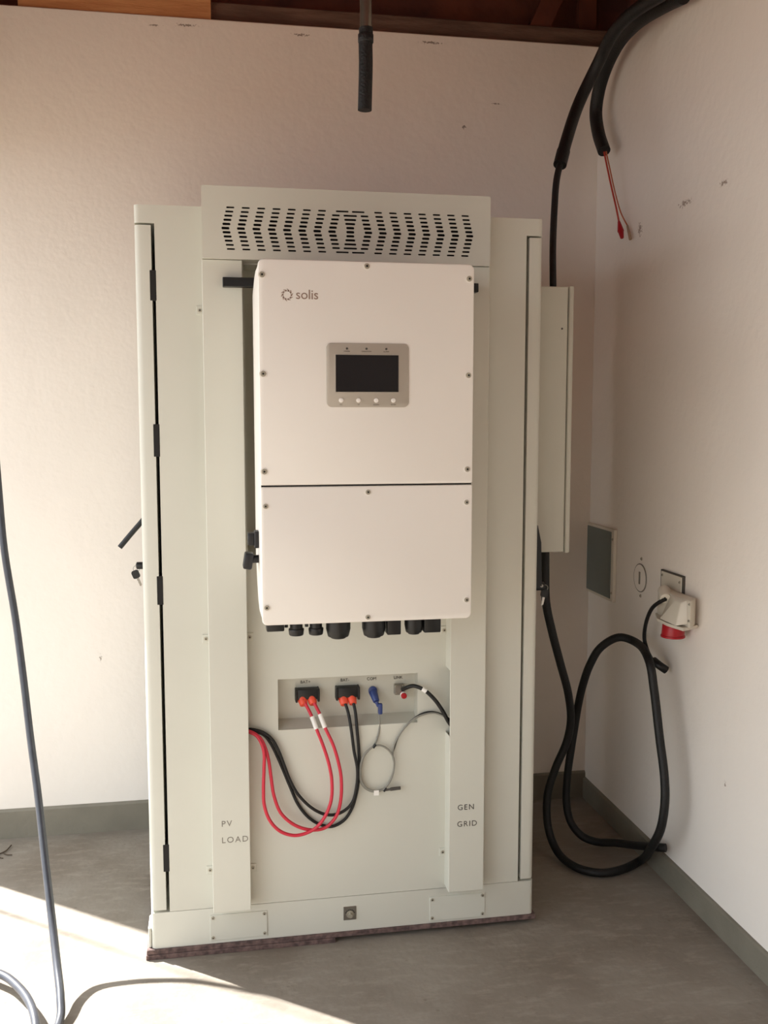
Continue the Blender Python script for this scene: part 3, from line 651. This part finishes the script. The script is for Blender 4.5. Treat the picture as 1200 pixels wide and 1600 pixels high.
bm = bmesh.new(); cyl(bm, WEND[0], WEND[1], .0035, .0055, 8, .001); x = finish(bm, 'wire_end', mat('beige_tip', '#a58a70', .6), w2); x['label'] = 'beige wire tip'

# ---------------------------------------------------------------- wall fittings
ap = thing('access_panel', 'grey square metal panel set in the right wall by the corner', 'panel', (1.43, 3.39, .83))
bm = bmesh.new(); box(bm, 1.421, 1.4345, 3.262, 3.512, .828, 1.092, .002, 1); finish(bm, 'panel_frame', M['socket'], ap)
bm = bmesh.new(); box(bm, 1.418, 1.424, 3.283, 3.512-.008, .838, 1.082, .001, 1); finish(bm, 'panel_door', M['plate'], ap)
for z in (.86, 1.055): screw(ap, 1.421, 3.272, z, .005, '-x')
bp_ = thing('blanking_plate', 'round painted blanking plate on the right wall between panel and socket', 'plate', (1.43, 3.06, .91))
bm = bmesh.new(); cyl(bm, (1.4345, 3.06, .951), (1.429, 3.06, .951), .048, .045, 32); finish(bm, 'disc', M['wall_side'], bp_)
bm = bmesh.new()
c = Vector((1.431, 3.06, .951)); tube(bm, [c+Vector((0, .047*math.cos(a), .047*math.sin(a))) for a in [2*math.pi*i/28 for i in range(29)]], .0022, 6, smooth=False); finish(bm, 'rim', M['ink'], bp_)
for z in (1.016, .889): screw(bp_, 1.4345, 3.06, z, .006, '-x')
bm = bmesh.new(); box(bm, 1.4275, 1.4292, 3.055, 3.065, .93, .972); finish(bm, 'slot', M['ink'], bp_)

so = thing('wall_socket', 'ivory industrial wall socket with red downward outlet on the right wall', 'socket', (1.42, 2.75, .86))
bm = bmesh.new(); box(bm, 1.4255, 1.4345, 2.757, 2.895, .858, 1.002, .0015, 1); p = finish(bm, 'back_plate', M['socket'], so)
for y, z in ((2.885, .99), (2.768, .985), (2.885, .870)): screw(p, 1.4255, y, z, .0045, '-x')
bm = bmesh.new(); box(bm, 1.427, 1.4348, 2.750, 2.900, .8555, 1.0065); finish(bm, 'gasket', M['ink2'], so, smooth=False)
bm = bmesh.new(); prism(bm, [(1.385, 2.618), (1.4255, 2.662), (1.4255, 2.835), (1.385, 2.835)], 'z', .874, .956); bmesh.ops.bevel(bm, geom=bm.edges[:], offset=.004, segments=2, profile=.5, affect='EDGES'); hs = finish(bm, 'housing', M['socket'], so)
bm = bmesh.new()                                     # sloping hood of the outlet
A = [(1.385, 2.64, .955), (1.385, 2.745, .955), (1.385, 2.775, .884), (1.385, 2.63, .884)]; B = [(1.372, 2.655, .945), (1.372, 2.69, .945), (1.355, 2.755, .876), (1.355, 2.65, .876)]
va = [bm.verts.new(q) for q in A]; vb = [bm.verts.new(q) for q in B]
bm.faces.new(va); bm.faces.new(vb[::-1])
for i in range(4): bm.faces.new((va[i], va[(i+1) % 4], vb[(i+1) % 4], vb[i]))
bmesh.ops.bevel(bm, geom=bm.edges[:], offset=.003, segments=2, profile=.5, affect='EDGES'); finish(bm, 'outlet_hood', M['socket'], so)
for y, z in ((2.625, .945), (2.625, .895)): screw(hs, 1.385, y, z, .0042, '-x')
bm = bmesh.new(); prism(bm, [(1.366, 2.622), (1.43, 2.655), (1.43, 2.86), (1.385, 2.845), (1.355, 2.77), (1.352, 2.70)], 'z', .866, .875); finish(bm, 'flange', M['socket'], so, smooth=False)
bm = bmesh.new(); cyl(bm, (1.386, 2.722, .867), (1.383, 2.719, .828), .033, .0345, 28, .002); cyl(bm, (1.383, 2.719, .833), (1.383, 2.719, .826), .0365, None, 28, .002)
x = finish(bm, 'outlet', M['redsock'], so); x['label'] = 'red round outlet'
bm = bmesh.new(); cyl(bm, (1.39, 2.80, .955), (1.372, 2.752, .939), .020, .016, 16, .002); cyl(bm, (1.376, 2.763, .943), (1.366, 2.757, .934), .011, None, 12); finish(bm, 'cable_gland', M['socket'], so)

# ---------------------------------------------------------------- pipe hanging from the roof
pp = thing('hanging_pipe', 'steel pipe with black taped end hanging from the roof before the back wall', 'pipe', (.353, 2.2, 3.30))
bm = bmesh.new(); cyl(bm, (.3545, 2.2, 3.30), (.353, 2.2, 2.31), .0132, None, 24); finish(bm, 'pipe', M['pipe'], pp)
bm = bmesh.new(); tube(bm, [(.353, 2.2, 2.345), (.3535, 2.2, 2.332), (.3525, 2.2, 2.31), (.353, 2.2, 2.27), (.3505, 2.2, 2.171)], .0155, 20, 5)
cyl(bm, (.353, 2.2, 2.333), (.353, 2.2, 2.313), .0172, None, 20, .003); x = finish(bm, 'sleeve', M['rubber'], pp); x['label'] = 'black taped rubber sleeve'
bm = bmesh.new(); cyl(bm, (.3545, 2.2, 3.2995), (.3545, 2.2, 3.29), .045, None, 20); finish(bm, 'ceiling_flange', M['pipe'], pp)

# ---------------------------------------------------------------- floor, left
fc = cable('floor_cable', 'long dark cable hanging at the left and coiled on the sunlit floor', FLOOR, .0105, M['floorcab'], seg=14, n=8)
cable('hanging_rope', 'thin rope hanging down from the eaves outside the open left side', [(-1.42, 3.585, 3.30), (-1.421, 3.585, 2.2), (-1.42, 3.585, 1.0), (-1.42, 3.585, -.12)], .0048, M['rubber'], 'rope', seg=8)
bm = bmesh.new(); tube(bm, [(-.76, 3.37, .004), (-.72, 3.40, .004), (-.706, 3.445, .006)], .0022, 6); tube(bm, [(-.725, 3.392, .004), (-.71, 3.375, .004), (-.69, 3.37, .004)], .0018, 6); tube(bm, [(-.74, 3.38, .004), (-.73, 3.36, .003), (-.715, 3.35, .003)], .0018, 6)
tag(finish(bm, 'twig', M['twig']), 'small dry twig lying on the floor by the back skirting', 'twig')
